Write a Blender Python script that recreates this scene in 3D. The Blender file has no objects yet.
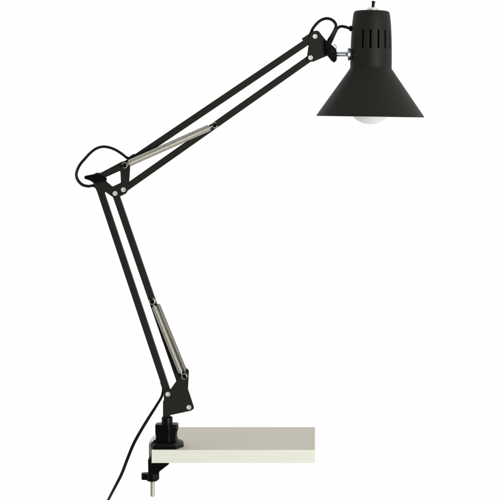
import bpy, bmesh, math, random
from mathutils import Vector, Matrix
from mathutils.geometry import tessellate_polygon

random.seed(7)
C = bpy.context.scene.collection

# ------------------------------------------------------------------ measures
S = 0.0013            # metres per unit of the measured drawing in the plane of the lamp
D = 1.8               # camera distance to that plane
VX, VY = 315.0, 117.0 # drawing point straight ahead of the camera
FRONT = -0.021        # front edge of the board (y)
XC = (VX - 167.0) * S
ZC = (450.0 - VY) * S * (D + FRONT) / D      # so that the board's top lies at z = 0


def P(x, y, d=0.0):
    """Drawing units -> metres, at depth d (metres behind the plane of the lamp)."""
    f = (D + d) / D
    return Vector((XC + (x - VX) * S * f, d, ZC - (y - VY) * S * f))


# ------------------------------------------------------------------ materials
def nodes_of(name):
    m = bpy.data.materials.new(name)
    m.use_nodes = True
    nt = m.node_tree
    return m, nt, nt.nodes['Principled BSDF']


def surface(name, col, rough, spec=0.5, metal=0.0, var=0.08, scale=900.0, bump=0.0,
            bump_scale=2500.0, rough_var=0.06, stretch=(1, 1, 1), coat=0.0, ior=1.45):
    m, nt, b = nodes_of(name)
    N, L = nt.nodes, nt.links
    tc = N.new('ShaderNodeTexCoord')
    mp = N.new('ShaderNodeMapping')
    mp.inputs['Scale'].default_value = stretch
    L.new(tc.outputs['Object'], mp.inputs['Vector'])
    nz = N.new('ShaderNodeTexNoise')
    nz.inputs['Scale'].default_value = scale
    nz.inputs['Detail'].default_value = 4
    L.new(mp.outputs['Vector'], nz.inputs['Vector'])
    rp = N.new('ShaderNodeValToRGB')
    rp.color_ramp.elements[0].position = 0.3
    rp.color_ramp.elements[1].position = 0.7
    rp.color_ramp.elements[0].color = [c * (1 - var) for c in col] + [1]
    rp.color_ramp.elements[1].color = [min(1, c * (1 + var)) for c in col] + [1]
    L.new(nz.outputs['Fac'], rp.inputs['Fac'])
    L.new(rp.outputs['Color'], b.inputs['Base Color'])
    mr = N.new('ShaderNodeMapRange')
    mr.inputs['To Min'].default_value = max(0.02, rough - rough_var)
    mr.inputs['To Max'].default_value = min(1, rough + rough_var)
    L.new(nz.outputs['Fac'], mr.inputs['Value'])
    L.new(mr.outputs['Result'], b.inputs['Roughness'])
    if bump:
        n2 = N.new('ShaderNodeTexNoise')
        n2.inputs['Scale'].default_value = bump_scale
        n2.inputs['Detail'].default_value = 2
        L.new(mp.outputs['Vector'], n2.inputs['Vector'])
        bp = N.new('ShaderNodeBump')
        bp.inputs['Strength'].default_value = bump
        bp.inputs['Distance'].default_value = 0.0002
        L.new(n2.outputs['Fac'], bp.inputs['Height'])
        L.new(bp.outputs['Normal'], b.inputs['Normal'])
    b.inputs['Metallic'].default_value = metal
    b.inputs['Specular IOR Level'].default_value = spec
    b.inputs['IOR'].default_value = ior
    b.inputs['Coat Weight'].default_value = coat
    return m


M = {
    'paint': surface('black_satin_paint', (0.0142, 0.0137, 0.0106), 0.52, spec=0.15, var=0.10,
                     scale=260, bump=0.25, bump_scale=1500),
    'plastic': surface('black_moulded_plastic', (0.0018, 0.0018, 0.0022), 0.34, spec=0.14, var=0.15, scale=300),
    'rubber': surface('black_cable_sheath', (0.0035, 0.0035, 0.0037), 0.32, spec=0.35, var=0.1, scale=300),
    'steel': surface('nickel_plated_steel', (0.80, 0.79, 0.75), 0.42, metal=0.55, var=0.06, scale=1200),
    'bolt': surface('zinc_plated_steel', (0.50, 0.53, 0.57), 0.30, metal=1.0, var=0.08, scale=1200),
    'shaded_spring': surface('shaded_spring_steel', (0.30, 0.29, 0.26), 0.44, metal=1.0, var=0.12, scale=400),  # darker spring steel; shade on the rear spring is put into its colour
    'spring': surface('spring_steel', (0.56, 0.54, 0.475), 0.48, metal=1.0, var=0.10, scale=400),
    'galvanised': surface('galvanised_strap_steel', (0.72, 0.72, 0.69), 0.42, metal=0.35, var=0.05, scale=500),
    'glass': surface('opal_bulb_glass', (0.68, 0.685, 0.655), 0.22, spec=0.4, var=0.01, scale=60),
    'brass': surface('bulb_cap_metal', (0.62, 0.60, 0.55), 0.35, metal=1.0),
    'laminate': surface('beige_laminate', (0.62, 0.588, 0.50), 0.55, spec=0.18, var=0.02, scale=70,
                        bump=0.10, bump_scale=900, stretch=(0.25, 3, 1)),
    'edge': surface('pale_edge_strip', (0.715, 0.718, 0.632), 0.55, spec=0.2, var=0.035, scale=160,
                    bump=0.10, bump_scale=900, stretch=(0.10, 1, 3)),
}


# ------------------------------------------------------------------ mesh helpers
def link(name, bm, mat, parent=None, bevel=0.0, seg=2, sharp=38):
    bmesh.ops.remove_doubles(bm, verts=bm.verts, dist=1e-7)
    bmesh.ops.recalc_face_normals(bm, faces=bm.faces)
    if bevel:
        es = [e for e in bm.edges if len(e.link_faces) == 2 and e.calc_face_angle() > math.radians(48)]
        bmesh.ops.bevel(bm, geom=es, offset=bevel, segments=seg, profile=0.5, affect='EDGES', clamp_overlap=True)
    me = bpy.data.meshes.new(name)
    bm.to_mesh(me)
    bm.free()
    for p in me.polygons:
        p.use_smooth = True
    me.set_sharp_from_angle(angle=math.radians(sharp))
    me.materials.append(mat)
    o = bpy.data.objects.new(name, me)
    C.objects.link(o)
    if bevel:
        wn = o.modifiers.new('normals', 'WEIGHTED_NORMAL')
        wn.keep_sharp = True
        wn.weight = 100
    if parent:
        o.parent = parent
        o.matrix_parent_inverse = Matrix.Identity(4)
    return o


def fillet(pts, n=6):
    """[(x, y, r)] -> polygon with rounded corners (drawing units)."""
    out = []
    k = len(pts)
    for i in range(k):
        a, b, c = Vector(pts[i - 1][:2]), Vector(pts[i][:2]), Vector(pts[(i + 1) % k][:2])
        r = pts[i][2] if len(pts[i]) > 2 else 0
        u, v = (a - b), (c - b)
        if r <= 0 or u.length < 1e-6 or v.length < 1e-6:
            out.append(b); continue
        un, vn = u.normalized(), v.normalized()
        ang = un.angle(vn)
        t = min(r / math.tan(ang / 2), 0.48 * u.length, 0.48 * v.length)
        p0, p1 = b + un * t, b + vn * t
        for j in range(n + 1):
            s = j / n
            out.append(p0 * (1 - s) ** 2 + b * 2 * s * (1 - s) + p1 * s * s)
    return out


def capsule(a, b, r, n=9):
    a, b = Vector(a), Vector(b)
    d = (b - a).normalized()
    nrm = Vector((-d.y, d.x))
    out = []
    for j in range(n + 1):
        t = math.pi * j / n
        out.append(b + nrm * r * math.cos(t) + d * r * math.sin(t))
    for j in range(n + 1):
        t = math.pi * j / n
        out.append(a - nrm * r * math.cos(t) - d * r * math.sin(t))
    return out


def add_prism(bm, outline, y0, y1, holes=()):
    """Outline in drawing units, as it shows at its front face y0, extruded back to y1."""
    loops = [[P(p[0], p[1], y0) for p in outline]] + [[P(p[0], p[1], y0) for p in h] for h in holes]
    tris = tessellate_polygon([[Vector((q.x, q.z, 0)) for q in lp] for lp in loops])
    flat = [q for lp in loops for q in lp]
    f = [bm.verts.new(q) for q in flat]
    k = [bm.verts.new(Vector((q.x, y1, q.z))) for q in flat]
    if holes:
        for t in tris:
            try:
                bm.faces.new([f[i] for i in t]); bm.faces.new([k[i] for i in reversed(t)])
            except ValueError:
                pass
    else:
        bm.faces.new(f); bm.faces.new(list(reversed(k)))
    base = 0
    for lp in loops:
        n = len(lp)
        for i in range(n):
            a, b = base + i, base + (i + 1) % n
            bm.faces.new([f[a], f[b], k[b], k[a]])
        base += n


def add_box(bm, x0, x1, y0, y1, z0, z1):
    v = [bm.verts.new((x, y, z)) for x in (x0, x1) for y in (y0, y1) for z in (z0, z1)]
    for q in ((0, 1, 3, 2), (4, 6, 7, 5), (0, 4, 5, 1), (2, 3, 7, 6), (0, 2, 6, 4), (1, 5, 7, 3)):
        bm.faces.new([v[i] for i in q])


def basis(axis):
    a = axis.normalized()
    h = Vector((0, 1, 0)) if abs(a.y) < 0.9 else Vector((1, 0, 0))
    e1 = a.cross(h).normalized()
    return a, e1, a.cross(e1)


def add_lathe(bm, o, axis, prof, n=32, caps=True):
    """prof: [(radius, distance along axis)] in metres."""
    a, e1, e2 = basis(axis)
    rings = []
    for r, t in prof:
        if r < 1e-7:
            rings.append([bm.verts.new(o + a * t)])
        else:
            rings.append([bm.verts.new(o + a * t + (e1 * math.cos(2 * math.pi * i / n) + e2 * math.sin(2 * math.pi * i / n)) * r)
                          for i in range(n)])
    for A, B in zip(rings, rings[1:]):
        for i in range(n):
            j = (i + 1) % n
            if len(A) == 1 and len(B) == 1:
                continue
            if len(A) == 1:
                bm.faces.new([A[0], B[i], B[j]])
            elif len(B) == 1:
                bm.faces.new([A[i], A[j], B[0]])
            else:
                bm.faces.new([A[i], A[j], B[j], B[i]])
    if caps:
        for R in (rings[0], rings[-1]):
            if len(R) > 2:
                bm.faces.new(R)


def add_sweep(bm, pts, prof, twist=None):
    """Sweep a closed profile [(u, v)] along points; u lies in the plane of the lamp."""
    rings = []
    k = len(pts)
    for i in range(k):
        t = (pts[min(i + 1, k - 1)] - pts[max(i - 1, 0)]).normalized()
        u = t.cross(Vector((0, 1, 0))).normalized()
        v = t.cross(u)
        if twist:
            q = twist(i)
            u, v = u * math.cos(q) + v * math.sin(q), v * math.cos(q) - u * math.sin(q)
        rings.append([bm.verts.new(pts[i] + u * a + v * b) for a, b in prof])
    n = len(prof)
    for A, B in zip(rings, rings[1:]):
        for i in range(n):
            j = (i + 1) % n
            bm.faces.new([A[i], A[j], B[j], B[i]])
    bm.faces.new(rings[0]); bm.faces.new(rings[-1])


def circle(r, n=10):
    return [(r * math.cos(2 * math.pi * i / n), r * math.sin(2 * math.pi * i / n)) for i in range(n)]


def smooth_path(pts, sub=8):
    out = []
    k = len(pts)
    for i in range(k - 1):
        p0, p1, p2, p3 = pts[max(i - 1, 0)], pts[i], pts[i + 1], pts[min(i + 2, k - 1)]
        l1, l0, l2 = (p2 - p1).length, max((p1 - p0).length, 1e-5), max((p3 - p2).length, 1e-5)
        m1 = (p2 - p0) / (l0 + l1) * l1 if i else (p2 - p1)
        m2 = (p3 - p1) / (l1 + l2) * l1 if i < k - 2 else (p2 - p1)
        for j in range(sub):
            s = j / sub
            out.append(p1 * (2 * s**3 - 3 * s**2 + 1) + m1 * (s**3 - 2 * s**2 + s)
                       + p2 * (-2 * s**3 + 3 * s**2) + m2 * (s**3 - s**2))
    out.append(pts[-1])
    return out


# ------------------------------------------------------------------ the board
XL, XR = P(151.6, 450, FRONT).x, P(VX, 450, FRONT).x
ZB = P(151, 463.0, FRONT).z
BACK = 0.1105
board = bpy.data.objects.new('shelf_board', None)
board.location = ((XL + XR) / 2, (FRONT + BACK) / 2, ZB)
C.objects.link(board)
board['label'] = 'short beige laminate board with a paler front edge, gripped by the lamp clamp'
board['category'] = 'board'


def local(o, parent):
    o.data.transform(Matrix.Translation(-parent.matrix_basis.translation))
    return o


bm = bmesh.new()
add_box(bm, XL, XR, FRONT + 0.0012, BACK, ZB, 0.0)
local(link('panel', bm, M['laminate'], board, bevel=0.0004), board)
bm = bmesh.new()
add_box(bm, XL, XR, FRONT, FRONT + 0.0012, ZB, 0.0)
local(link('edge_strip', bm, M['edge'], board, bevel=0.0003), board)

# ------------------------------------------------------------------ the lamp
lamp = bpy.data.objects.new('desk_lamp', None)
lamp.location = P(167, 450, 0.0)
lamp.location.z = 0.0
C.objects.link(lamp)
lamp['label'] = 'black swing-arm desk lamp with cone shade, clamped onto the end of the board'
lamp['category'] = 'desk lamp'
LO = lamp.matrix_basis.translation.copy()


def part(name, bm, mat, parent=None, **kw):
    """A part of the lamp (or a sub-part of one), with its vertices relative to the lamp's base."""
    o = link(name, bm, mat, parent or lamp, **kw)
    o.data.transform(Matrix.Translation(-LO))
    return o


BH = 0.0033           # half depth of a bar
PT = 0.0012           # plate thickness
PF = -BH - 0.0003 - PT  # front face of the front plates
YA = Vector((0, -1, 0))


def screw(parent, x, y, r=2.45, yf=PF):
    """Pan head with a cross recess, its shank through the plates, and the nut behind."""
    R = r * S
    bm = bmesh.new()
    o = P(x, y, yf)
    w, l = 0.22 * r, 0.64 * r
    cross = [(x - w, y - l), (x + w, y - l), (x + w, y - w), (x + l, y - w), (x + l, y + w), (x + w, y + w),
             (x + w, y + l), (x - w, y + l), (x - w, y + w), (x - l, y + w), (x - l, y - w), (x - w, y - w)]
    rim = [(x + 0.80 * r * math.cos(2 * math.pi * i / 28), y + 0.80 * r * math.sin(2 * math.pi * i / 28)) for i in range(28)]
    add_prism(bm, rim, yf - 0.0017, yf - 0.0003, holes=[cross])
    add_lathe(bm, o, YA, [(R * 0.80, 0.0017), (R * 0.95, 0.0013), (R, 0.0006), (R, 0.0)], n=28, caps=False)
    add_lathe(bm, o, YA, [(0, 0.0003), (R * 0.8, 0.0003)], n=28, caps=False)
    add_lathe(bm, o, YA, [(R * 0.45, 0.0), (R * 0.45, -0.0105)], n=16)
    add_lathe(bm, o, YA, [(R * 0.95, -(-2 * yf) - 0.0022), (R * 0.95, -(-2 * yf))], n=6)
    return part('screw', bm, M['steel'], parent, sharp=30)


yU = PF - 0.0047      # plane of the springs


def pin(parent, x, y, y0, r=1.9):
    bm = bmesh.new()
    o = P(x, y, yU)
    o.y = y0
    h = y0 - yU + 0.0022
    add_lathe(bm, o, YA, [(r * S, -0.004), (r * S, h - 0.0016), (r * S * 1.12, h - 0.0015), (r * S * 1.12, h - 0.0006), (r * S * 0.8, h), (r * S * 0.5, h - 0.0003), (0, h - 0.0003)], n=24)
    return part('pin', bm, M['plastic'], parent)


# -- clamp ----------------------------------------------------------
bm = bmesh.new()
zt = 0.0
def plan(x, d):   # x in drawing units read at depth d
    return Vector((P(x, 450, d).x, d))
def add_plan(bm, pts, z0, z1, taper=1.0):
    c = sum(pts, Vector((0, 0))) / len(pts)
    lo = [bm.verts.new((p.x, p.y, z0)) for p in pts]
    hi = [bm.verts.new(((c + (p - c) * taper).x, (c + (p - c) * taper).y, z1)) for p in pts]
    n = len(pts)
    bm.faces.new(lo); bm.faces.new(hi)
    for i in range(n):
        bm.faces.new([lo[i], lo[(i + 1) % n], hi[(i + 1) % n], hi[i]])
u = S
yfb, ybb = -0.0185, 0.012
body_pts = [plan(153.2, yfb), plan(175.6, yfb), plan(183.6, yfb + 0.015), plan(183.6, ybb), plan(158, ybb),
            plan(152.4, ybb - 0.008), plan(150.9, yfb + 0.004)]
# foot flange (octagonal in plan) and waisted tower
add_plan(bm, body_pts, zt + 0.0001, zt + 0.0036)
add_plan(bm, body_pts, zt + 0.0036, zt + 0.0070, taper=0.82)
add_prism(bm, [(151.2, 448.0), (151.4, 444.4), (153.2, 441.4), (156.4, 439.4), (162, 439.4), (162, 448.0)], -0.0072, 0.0085)
tower = bmesh.new()
zs = lambda py, d: P(0, py, d).z
prof = [(449.0, 155.4, 179.2, .0), (441.0, 155.5, 178.8, .0), (438.6, 155.8, 178.0, .0), (435, 156.6, 176.9, .0006), (431.5, 155.8, 177.0, .0004),
        (427.5, 155.7, 178.2, .0), (423.0, 155.7, 178.2, .0), (422.3, 156.1, 177.8, .0008)]
rings = []
yf2, yb2 = -0.0085, 0.0065
for py, xa, xb, ins in prof:
    z = P(0, py, yb2).z
    a, b = P(xa, py, 0).x, P(xb, py, 0).x
    m_ = P(168.9, py, yf2).x
    c_ = 0.0022
    pts = [(a + c_, yf2 + ins), (m_ - 0.0012, yf2 - 0.0004 + ins), (m_ - 0.0005, yf2 - 0.0014 + ins), (m_ + 0.0002, yf2 - 0.0014 + ins), (m_ + 0.0010, yf2 - 0.0002 + ins), (b - c_, yf2 + ins), (b - 0.0007, yf2 + 0.0007), (b, yf2 + c_),
           (b, yb2 - c_), (b - c_, yb2), (a + c_, yb2), (a, yb2 - c_), (a, yf2 + c_), (a + 0.0007, yf2 + 0.0007)]
    rings.append([tower.verts.new((x, y, z)) for x, y in pts])
n_ = len(rings[0])
for A, B in zip(rings, rings[1:]):
    for i in range(n_):
        tower.faces.new([A[i], A[(i + 1) % n_], B[(i + 1) % n_], B[i]])
tower.faces.new(rings[0]); tower.faces.new(rings[-1])
tm = bpy.data.meshes.new('t'); tower.to_mesh(tm); tower.free()
bm.from_mesh(tm); bpy.data.meshes.remove(tm)
clamp = part('clamp', bm, M['plastic'], bevel=0.0006, sharp=40)

# metal plate that wraps the end of the board
# it rises past the foot and curls over into the tower
bm = bmesh.new()
strap_out, strap_in = [(148.8, 471.5), (148.8, 445.0)], [(151.0, 471.5), (151.0, 445.4)]
for j in range(1, 10):
    a = j / 9 * math.pi / 2
    strap_out.append((148.8 + 7.2 * (1 - math.cos(a)), 445.0 - 7.4 * math.sin(a)))
    strap_in.append((151.0 + 5.2 * (1 - math.cos(a)), 445.4 - 5.6 * math.sin(a)))
strap_out.append((158.5, 437.6)); strap_in.append((158.5, 439.8))
add_prism(bm, strap_out + strap_in[::-1], -0.0060, 0.0105)
part('strap', bm, M['galvanised'], clamp, bevel=0.0003)

# lower jaw: tab up the end of the board plus the triangular web under it
bm = bmesh.new()
jaw = fillet([(147.9, 459.4, .4), (150.3, 459.4, .3), (150.3, 463.75, 0), (169.6, 463.75, .5), (159.0, 472.0, 1.0), (158.6, 474.5, .3), (148.2, 474.5, .3)], 4)
add_prism(bm, jaw, -0.0185, 0.016)
bmesh.ops.translate(bm, verts=bm.verts, vec=(0, 0, 0))
part('jaw', bm, M['plastic'], clamp, bevel=0.0004)

# thumb knob: barrel with two lobes
bm = bmesh.new()
kc = P(152.4, 473.0, -0.004)
add_lathe(bm, kc, Vector((0, 0, -1)), [(5.4 * S, -0.4 * S), (5.9 * S, 0.1 * S), (5.9 * S, 6.4 * S), (5.3 * S, 7.4 * S), (3.4 * S, 7.8 * S)], n=36)
for sx, ln in ((-1, 11.0), (1, 6.9)):
    cx = kc.x + sx * (ln - 3.0) * S
    pts = []
    for j in range(13):
        a = -math.pi / 2 + math.pi * j / 12
        pts.append(Vector((cx + sx * 3.0 * S * math.cos(a), kc.y + 3.6 * S * math.sin(a))))
    pts += [Vector((kc.x, kc.y + 4.4 * S)), Vector((kc.x, kc.y - 4.4 * S))]
    add_plan(bm, pts, kc.z - 6.2 * S, kc.z + 0.1 * S)
part('knob', bm, M['plastic'], clamp, bevel=0.0005)

# threaded clamp screw
bm = bmesh.new()
sc0 = P(152.5, 478.0, -0.004)
prof = [(0, -0.004), (2.0 * S, -0.004)]
ln = 18.4 * S
t = 0.0
while t < ln - 0.0012:
    prof += [(2.02 * S, t), (2.34 * S, t + 0.00045), (2.34 * S, t + 0.0006), (2.02 * S, t + 0.00105)]
    t += 0.00115
prof += [(2.0 * S, ln - 0.0008), (1.6 * S, ln), (0, ln)]
add_lathe(bm, sc0, Vector((0, 0, -1)), prof, n=28)
part('clamp_screw', bm, M['spring'], clamp, sharp=60)

# post that turns in the clamp
bm = bmesh.new()
pc = P(167.1, 416.8, -0.0035)
add_lathe(bm, pc, Vector((0, 0, -1)), [(0, 0), (4.8 * S, 0), (5.4 * S, 0.5 * S), (5.5 * S, 1.1 * S), (5.5 * S, 5.2 * S), (5.45 * S, 7.0 * S), (5.2 * S, 8.4 * S), (4.2 * S, 9.2 * S), (0, 9.2 * S)], n=40)
part('post', bm, M['plastic'], clamp)

# -- brackets ---------------------------------------------------------
def plates(name, outline, holes=(), extra=None):
    bm = bmesh.new()
    add_prism(bm, outline, PF, PF + PT, holes)
    add_prism(bm, outline, -PF - PT, -PF, holes)
    if extra:
        extra(bm)
    return part(name, bm, M['paint'], bevel=0.00022)


base_out = fillet([(163.4, 391.5, 2.2), (163.9, 400.4, 0), (163.0, 401.0, 0), (162.9, 419, 0), (171.2, 419, 0), (169.2, 415.4, .8),
                   (190.6, 410.9, 2.0), (194.4, 408.6, 2.6), (188.0, 389.0, 3.0), (188.9, 370.6, 1.2),
                   (184.6, 366.2, 2.0), (180.6, 368.6, 2.5), (176.7, 380.4, .4), (170.7, 389.0, .4), (167.4, 388.6, 2.0)])


def base_web(bm):
    add_lathe(bm, P(167.1, 405, 0), Vector((0, 0, -1)), [(3.2 * S, 0), (3.2 * S, 14 * S)], n=24)   # spigot into the post


base = plates('base_bracket', base_out, extra=base_web)
screw(base, 167.8, 394.2)
screw(base, 188.8, 407.4)

elbow_out = fillet([(95.5, 172.6, 3), (100.4, 172.9, .6), (121.2, 161.9, 2), (126.6, 160.2, 3), (130.3, 164.6, 3), (129.2, 181, .6), (128.6, 189.2, 3.5),
                    (126.0, 193.6, 2.2), (120.6, 196.2, 2), (114.4, 198.3, 3), (105.3, 191.8, .6), (104.6, 194, .8), (97.6, 193, 1), (93.8, 184.6, 3), (91.2, 178.4, 4)])
elbow_hole = fillet([(105.9, 177.2, .9), (120.3, 170.7, .9), (120.9, 182.6, 1.4), (112.4, 186.6, 1.0), (106.2, 181.2, .9)], 4)
elbow = plates('elbow_bracket', elbow_out, [elbow_hole])
screw(elbow, 115.0, 193.4)
screw(elbow, 123.3, 189.7)

head_out = fillet([(311.0, 31.6, 4), (318.2, 30.2, 4.5), (321.4, 34.6, 1.0), (327.2, 41.6, .6), (331.5, 48.5, .6), (329.0, 55.0, .8),
                   (313.6, 61.6, 2), (306.6, 62.0, 3), (306.9, 57.0, .5), (308.4, 45.8, .5), (309.0, 38, 1)])
head = plates('head_bracket', head_out)
screw(head, 315.0, 36.4)
screw(head, 310.6, 57.7)

# -- bars ---------------------------------------------------------------
def bar(a, b, w, ext=2.4):
    """Rolled channel: two side walls and a web, with round ends."""
    a, b = Vector(a), Vector(b)
    d = (b - a).normalized()
    bm = bmesh.new()
    add_prism(bm, capsule(a, b, w / 2), -BH, BH)
    return part('arm_bar', bm, M['paint'], bevel=0.0004)


W = 6.55
bar_ll = bar((96.0, 178.5), (167.8, 394.2), W)
bar_lr = bar((115.0, 193.4), (188.8, 407.4), W)
bar_uu = bar((124.4, 165.2), (315.0, 36.4), W)
bar_ul = bar((123.3, 189.7), (310.6, 57.7), W)


def clip(parent, a, b, h):
    """Small folded tab that keeps the cable on a bar."""
    a, b = Vector(a), Vector(b)
    d = (b - a).normalized()
    n = Vector((d.y, -d.x)) * h
    bm = bmesh.new()
    add_prism(bm, fillet([(*a, 0), (*(a + n + d * .3), .5), (*(b + n - d * .3), .5), (*b, 0)], 4), -BH + 0.0004, BH + 0.0035)
    return part('cable_clip', bm, M['paint'], parent, bevel=0.0002)


clip(bar_ll, (160.9, 381.9), (163.2, 388.6), -1.0)
clip(bar_uu, (129.4, 158.6), (134.6, 155.2), 1.8)
clip(bar_uu, (303.0, 40.8), (311.5, 35.2), 2.6)

# -- springs -------------------------------------------------------------
def spring(parent_pins, p0, p1, r, yc, ends, wire=0.00052, pitch=0.00105, hook=2.6, mat='spring'):
    a, b = P(*p0, yc), P(*p1, yc)
    ax, e1, e2 = basis(b - a)
    L = (b - a).length
    turns = int(L / pitch)
    R = r * S
    bm = bmesh.new()
    n = turns * 14
    pts = []
    for i in range(n + 1):
        t = i / n
        rr = R * min(1.0, 0.45 + 0.55 * min(t, 1 - t) / 0.022)
        # hand-wound coils are never perfectly even
        j = 1 + 0.012 * math.sin(t * 61.0) + 0.008 * math.sin(t * 173.0)
        th = 2 * math.pi * turns * t
        pts.append(a + ax * (L * t) + (e1 * math.cos(th) + e2 * math.sin(th)) * rr * j)
    n6 = 6
    rings = []
    for i, p in enumerate(pts):
        tg = (pts[min(i + 1, n)] - pts[max(i - 1, 0)]).normalized()
        rad = p - (a + ax * (p - a).dot(ax))
        u_ = rad.normalized()
        v_ = tg.cross(u_).normalized()
        rings.append([bm.verts.new(p + (u_ * math.cos(2 * math.pi * k / n6) + v_ * math.sin(2 * math.pi * k / n6)) * wire) for k in range(n6)])
    for A, B in zip(rings, rings[1:]):
        for k in range(n6):
            m = (k + 1) % n6
            bm.faces.new([A[k], A[m], B[m], B[k]])
    # hooks: an eye round each pin and a straight neck into the coil
    for e, q in ((ends[0], a), (ends[1], b)):
        c = P(*e, yc)
        d0 = (q - c); d0.y = 0
        ang0 = math.atan2(d0.z, d0.x)
        hk = [c + Vector((math.cos(ang0 + s), 0, math.sin(ang0 + s))) * hook * S for s in [math.radians(v) for v in range(-150, 151, 12)]]
        prof_ = circle(wire * 1.25, 8)
        add_sweep(bm, [p for p in hk], prof_)
        add_sweep(bm, [c + d0.normalized() * hook * S * 0.9, c + d0.normalized() * hook * S * 0.9 + (q - c) * 0.5, q + (q - c).normalized() * 0.004], prof_)
    return part('spring', bm, M[mat], sharp=180)


# upper arm: one spring each side of the bars; lower arm: a pair in front
pin(elbow, 124.4, 165.3, PF)
pin(bar_ul, 214.6, 125.2, -BH)
spring(None, (128.2, 163.7), (210.4, 127.1), 3.05, yU, ((124.4, 165.3), (214.6, 125.2)))
yL = PF - 0.0042
pin(bar_lr, 152.0, 301.6, -BH)
pin(base, 184.2, 376.5, PF)
spring(None, (153.9, 305.8), (181.0, 373.2), 2.25, yL - 0.0008, ((152.0, 301.6), (184.2, 376.5)))
spring(None, (157.8, 304.3), (184.8, 370.6), 1.9, yL + 0.0010, ((152.6, 301.2), (184.4, 376.0)), hook=2.5, mat='shaded_spring')

# -- elbow wing knob ------------------------------------------------------
bm = bmesh.new()
yk = PF
kx, ky = 95.9, 178.4
o = P(kx, ky, yk)
add_lathe(bm, o, YA, [(4.9 * S, 0.0), (4.9 * S, 0.0016), (4.3 * S, 0.0020), (4.0 * S, 0.0050), (3.4 * S, 0.0062), (2.2 * S, 0.0064), (2.0 * S, 0.0056), (0, 0.0054)], n=32)
wing_r = fillet([(94.5, 174.2, 1.5), (99.0, 174.0, 1.0), (106.9, 178.6, 1.0), (106.0, 181.0, .9), (97.0, 182.9, 1.2), (94.5, 182.0, 1.2)], 5)
wing_l = fillet([(97.0, 173.9, 1.5), (92.8, 174.3, 1.5), (84.6, 175.9, 1.3), (84.0, 178.6, 1.3), (90.0, 180.6, 1.2), (93.0, 182.6, 1.2), (97.0, 182.2, 1.2)], 5)
add_prism(bm, wing_r, yk - 0.0066, yk - 0.0022)
add_prism(bm, wing_l, yk - 0.0062, yk - 0.0018)
part('wing_knob', bm, M['plastic'], elbow, bevel=0.0005)

# -- head joint -------------------------------------------------------------
YB = -0.0088
bm = bmesh.new()
knuckle = fillet([(325.6, 39.6, .8), (328.6, 42.0, .4), (336.0, 48.6, 1.6), (337.0, 54.0, 2.0), (336.8, 60.0, 2.0), (334.4, 62.6, 1.6), (331.2, 60.4, 1.2), (326.6, 54.4, 1.5), (326.2, 46.0, 1.5)], 5)
add_prism(bm, knuckle, YB - 0.0042, YB + 0.0090)
add_lathe(bm, P(330.6, 50.6, YB - 0.0042), YA, [(3.6 * S, -0.001), (3.6 * S, 0.0008), (3.0 * S, 0.0012), (0, 0.0012)], n=28)
swivel = part('swivel', bm, M['plastic'], bevel=0.0007)

bm = bmesh.new()
bx = P(336.0, 54.2, YB)
AX = Vector((1, 0, 0))
prof = [(0, -0.002), (2.1 * S, -0.002)]
t = 0.0
while t < 12.4 * S:
    prof += [(2.15 * S, t), (2.5 * S, t + 0.0004), (2.5 * S, t + 0.00055), (2.15 * S, t + 0.00095)]
    t += 0.00105
prof += [(2.1 * S, 17 * S), (0, 17 * S)]
add_lathe(bm, bx, AX, prof, n=28)
part('bolt', bm, M['bolt'], swivel, sharp=60)
bm = bmesh.new()
add_lathe(bm, P(347.6, 54.2, YB), AX, [(2.4 * S, -0.2 * S), (5.6 * S, 0), (6.4 * S, 0.5 * S), (6.3 * S, 1.3 * S), (5.6 * S, 2.8 * S), (4.2 * S, 4.2 * S), (2.4 * S, 5.2 * S), (0, 5.6 * S)], n=36)
part('washer', bm, M['bolt'], swivel)
bm = bmesh.new()   # wire loop of the wing nut behind the knuckle
wl = [P(x, y, 0.001) for x, y in ((332.4, 46.8), (334.0, 44.8), (335.7, 45.6), (336.7, 48.0), (336.6, 51.5), (336.2, 54.5))]
add_sweep(bm, smooth_path(wl, 6), circle(0.00055, 8))
part('wire_loop', bm, M['bolt'], swivel)

# -- shade ----------------------------------------------------------------------
tilt = math.radians(0.85)
axis = Vector((-math.sin(tilt), 0, -math.cos(tilt)))     # from the top of the shade down to its rim
top = P(371.75, 11.0, 0)
N = 192
TH0 = math.radians(-27 - 2.8125)
prof = [(15.0, 0.0), (16.4, 0.25), (17.4, 0.9), (18.0, 2.0), (18.4, 4.0), (18.9, 8.0), (19.5, 13.5), (19.85, 19.6), (20.35, 29.0), (20.6, 38.0),
        (20.75, 46.0), (20.8, 53.0), (20.75, 56.6), (20.95, 57.6), (21.5, 58.5), (25.6, 64.5), (36.0, 79.4), (46.0, 93.7), (53.3, 104.2), (53.95, 105.2), (54.0, 105.6)]
bm = bmesh.new()
ex = Vector((math.cos(tilt), 0, -math.sin(tilt)))
ey = Vector((0, -1, 0))
rings = []
for r, t in prof:
    rings.append([bm.verts.new(top + axis * (t * S) + (ex * math.sin(TH0 + 2 * math.pi * i / N) + ey * math.cos(TH0 + 2 * math.pi * i / N)) * r * S) for i in range(N)])
slot_rows = [i for i in range(len(prof) - 1) if prof[i][1] >= 19.5 and prof[i + 1][1] <= 38.1]
cols = set()
for k in range(5):
    for h in (0, N // 2):
        cols |= {(k * 12 + q + h) % N for q in range(3)}
for q, (A, B) in enumerate(zip(rings, rings[1:])):
    for i in range(N):
        if q in slot_rows and i in cols:
            continue
        bm.faces.new([A[i], A[(i + 1) % N], B[(i + 1) % N], B[i]])
bm.faces.new(list(reversed(rings[0])))
bmesh.ops.recalc_face_normals(bm, faces=bm.faces)
bmesh.ops.solidify(bm, geom=list(bm.faces), thickness=0.0011)
shade = part('shade', bm, M['paint'], sharp=32)

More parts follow.
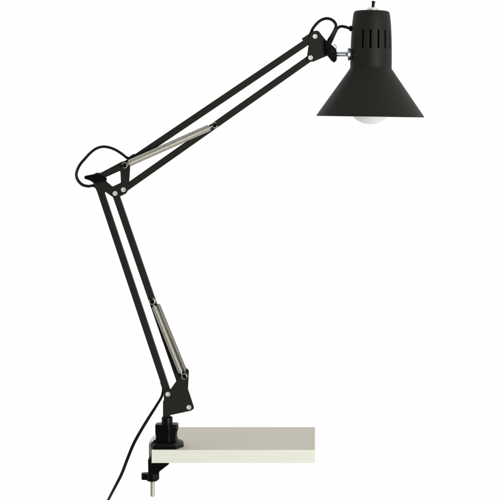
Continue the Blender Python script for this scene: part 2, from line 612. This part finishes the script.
bm = bmesh.new()   # lamp holder inside the neck
add_lathe(bm, top + axis * (2 * S), axis, [(8 * S, 0), (13.5 * S, 1 * S), (13.5 * S, 44 * S), (14.6 * S, 45 * S), (14.6 * S, 50 * S), (11 * S, 50.5 * S)], n=40)
part('socket', bm, M['plastic'], shade)

bm = bmesh.new()   # switch nut and collar
add_lathe(bm, P(372.6, 11.2, 0), Vector((0, 0, 1)), [(6.4 * S, -0.5 * S), (6.4 * S, 1.5 * S), (6.1 * S, 1.9 * S), (4.8 * S, 2.0 * S)], n=36)
add_lathe(bm, P(372.6, 9.6, 0), Vector((0, 0, 1)), [(4.9 * S, 0), (4.9 * S, 1.6 * S), (4.4 * S, 2.0 * S), (2.6 * S, 2.1 * S)], n=6)
part('switch_nut', bm, M['steel'], shade, sharp=30)
bm = bmesh.new()   # toggle lever
la, lb = P(372.7, 9.0, 0), P(373.6, 0.9, -0.001)
ll = (lb - la).length
add_lathe(bm, la, lb - la, [(1.45 * S, 0), (1.45 * S, ll * 0.55), (1.85 * S, ll * 0.9), (1.6 * S, ll * 0.97), (0.9 * S, ll), (0, ll * 1.01)], n=24)
part('switch_lever', bm, M['plastic'], shade)
bm = bmesh.new()   # grommet where the cable enters
add_lathe(bm, P(352.4, 28.6, 0), Vector((-1, 0, 0.05)), [(1.6 * S, -1 * S), (2.9 * S, 0), (2.9 * S, 1.6 * S), (2.4 * S, 3.0 * S), (1.6 * S, 3.3 * S)], n=24)
part('grommet', bm, M['plastic'], shade)

# -- bulb -------------------------------------------------------------------------
bm = bmesh.new()
bc = P(370.15, 100.9, 0)
R = 23.4
prof = [(0, R)]
for j in range(1, 25):
    a = j / 24 * math.radians(128)
    prof.append((R * math.sin(a), R * math.cos(a)))
prof += [(15.6, -18.4), (13.3, -24.0), (11.8, -30.0), (11.0, -36.5)]
add_lathe(bm, bc, axis, [(r * S, t * S) for r, t in prof], n=64, caps=False)
bulb = part('bulb', bm, M['glass'])
bm = bmesh.new()
add_lathe(bm, bc, axis, [(11.2 * S, -36 * S), (10.4 * S, -37 * S), (10.4 * S, -54 * S), (4 * S, -58 * S), (0, -58 * S)], n=32)
part('bulb_cap', bm, M['brass'], bulb)

# -- cable -----------------------------------------------------------------------
def fig8(w=0.00165, h=0.00105, n=20):
    out = []
    for i in range(n):
        a = 2 * math.pi * i / n
        k = 1.0 - 0.40 * abs(math.sin(a)) ** 6
        out.append((w * math.cos(a), h * 1.12 * math.sin(a) * k))
    return out


def flex(pts, w=0.00205):
    """Flat twin cable that turns a little about its own axis along its way."""
    keys = [(0, 50), (2, 48), (4, 18), (6, 0), (7.5, 14), (9, 40), (11, 58), (17, 32), (24, 46), (30, 34), (1000, 34)]

    def twist(i):
        c = i / 10
        for (a, p), (b, q) in zip(keys, keys[1:]):
            if a <= c <= b:
                return math.radians(p + (q - p) * (c - a) / (b - a))
        return 0.6
    bm = bmesh.new()
    add_sweep(bm, smooth_path([P(*p) for p in pts], 10), fig8(w, w * 0.58), twist)
    return bm


yb_ = BH + 0.0022
path = [(98.0, 524, .012), (103.4, 511, .012), (108.6, 499.4, .011), (115.0, 487.0, .010), (121.6, 474.0, .009), (127.2, 459.5, .008), (133.6, 444.0, .006), (141.6, 429.4, .005),
        (150.2, 415.4, .004), (157.0, 404.6, .004), (162.4, 394.6, yb_), (162.8, 384.0, yb_), (158.4, 368.0, yb_), (146.0, 329.0, yb_), (126.0, 269.0, yb_), (106.0, 209.0, yb_), (100.0, 191.5, yb_),
        (94.2, 185.8, .003), (88.4, 186.2, .001), (82.2, 184.6, .001), (77.6, 179.6, .001), (76.4, 173.6, .001), (79.4, 165.6, .001), (85.2, 158.4, .001), (91.4, 152.0, .001),
        (97.0, 148.2, .001), (103.2, 146.7, .001), (109.4, 147.5, .001), (115.6, 149.9, .002), (122.4, 154.2, .003), (128.0, 158.2, yb_), (134.0, 158.4, yb_), (145.0, 151.6, yb_),
        (180.0, 127.6, yb_), (240.0, 87.2, yb_), (290.0, 53.4, yb_), (305.5, 42.0, yb_), (310.6, 33.6, .003), (313.2, 28.0, .001), (318.3, 22.1, 0), (323.0, 19.2, 0), (328.0, 18.5, 0), (333.0, 20.6, 0),
        (335.9, 24.8, -.001), (334.9, 29.4, -.002), (332.0, 34.8, -.002), (328.9, 39.8, .000), (327.6, 43.6, .004), (328.8, 45.2, .0065), (330.8, 42.2, .0062), (333.0, 37.2, .004), (335.2, 32.4, .002),
        (337.4, 28.4, .0015), (341.0, 26.4, .001), (345.6, 27.0, 0), (349.6, 28.3, 0), (353.6, 28.8, 0)]
part('power_cable', flex(path), M['rubber'], sharp=60)

# ------------------------------------------------------------------ light, world, camera
w = bpy.data.worlds.new('World')
bpy.context.scene.world = w
w.use_nodes = True
nt = w.node_tree
bg = nt.nodes['Background']
# a white photo studio: bright white everywhere except the dimmer room behind the photographer
tc = nt.nodes.new('ShaderNodeTexCoord')
sx = nt.nodes.new('ShaderNodeSeparateXYZ')
mr = nt.nodes.new('ShaderNodeMapRange')
mr.interpolation_type = 'SMOOTHSTEP'
mr.inputs['From Min'].default_value = -0.70
mr.inputs['From Max'].default_value = -0.05
mr.inputs['To Min'].default_value = 0.15
mr.inputs['To Max'].default_value = 0.995
nt.links.new(tc.outputs['Generated'], sx.inputs['Vector'])
nt.links.new(sx.outputs['Y'], mr.inputs['Value'])
nt.links.new(mr.outputs['Result'], bg.inputs['Color'])
bg.inputs['Strength'].default_value = 1.0

ld = bpy.data.lights.new('softbox', 'AREA')
ld.shape = 'RECTANGLE'
ld.size, ld.size_y = 1.1, 1.5
ld.energy = 72
ld.color = (1.0, 0.995, 0.97)
lo = bpy.data.objects.new('softbox', ld)
lo.location = (1.5, -2.2, 0.10)
tgt = Vector((0.12, 0, 0.08))
lo.rotation_euler = (tgt - lo.location).to_track_quat('-Z', 'Y').to_euler()
C.objects.link(lo)

cd = bpy.data.cameras.new('camera')
cd.sensor_width = 36.0
cd.lens = 36.0 * D / (500 * S)
cd.shift_x = (250.0 - VX) / 500.0
cd.shift_y = -(250.0 - VY) / 500.0
cd.clip_start, cd.clip_end = 0.05, 100
cam = bpy.data.objects.new('camera', cd)
cam.location = (XC, -D, ZC)
cam.rotation_euler = (math.pi / 2, 0, 0)
C.objects.link(cam)
sc = bpy.context.scene
sc.camera = cam
sc.view_settings.view_transform = 'Standard'
sc.view_settings.look = 'None'
sc.view_settings.exposure = 0
sc.view_settings.gamma = 1
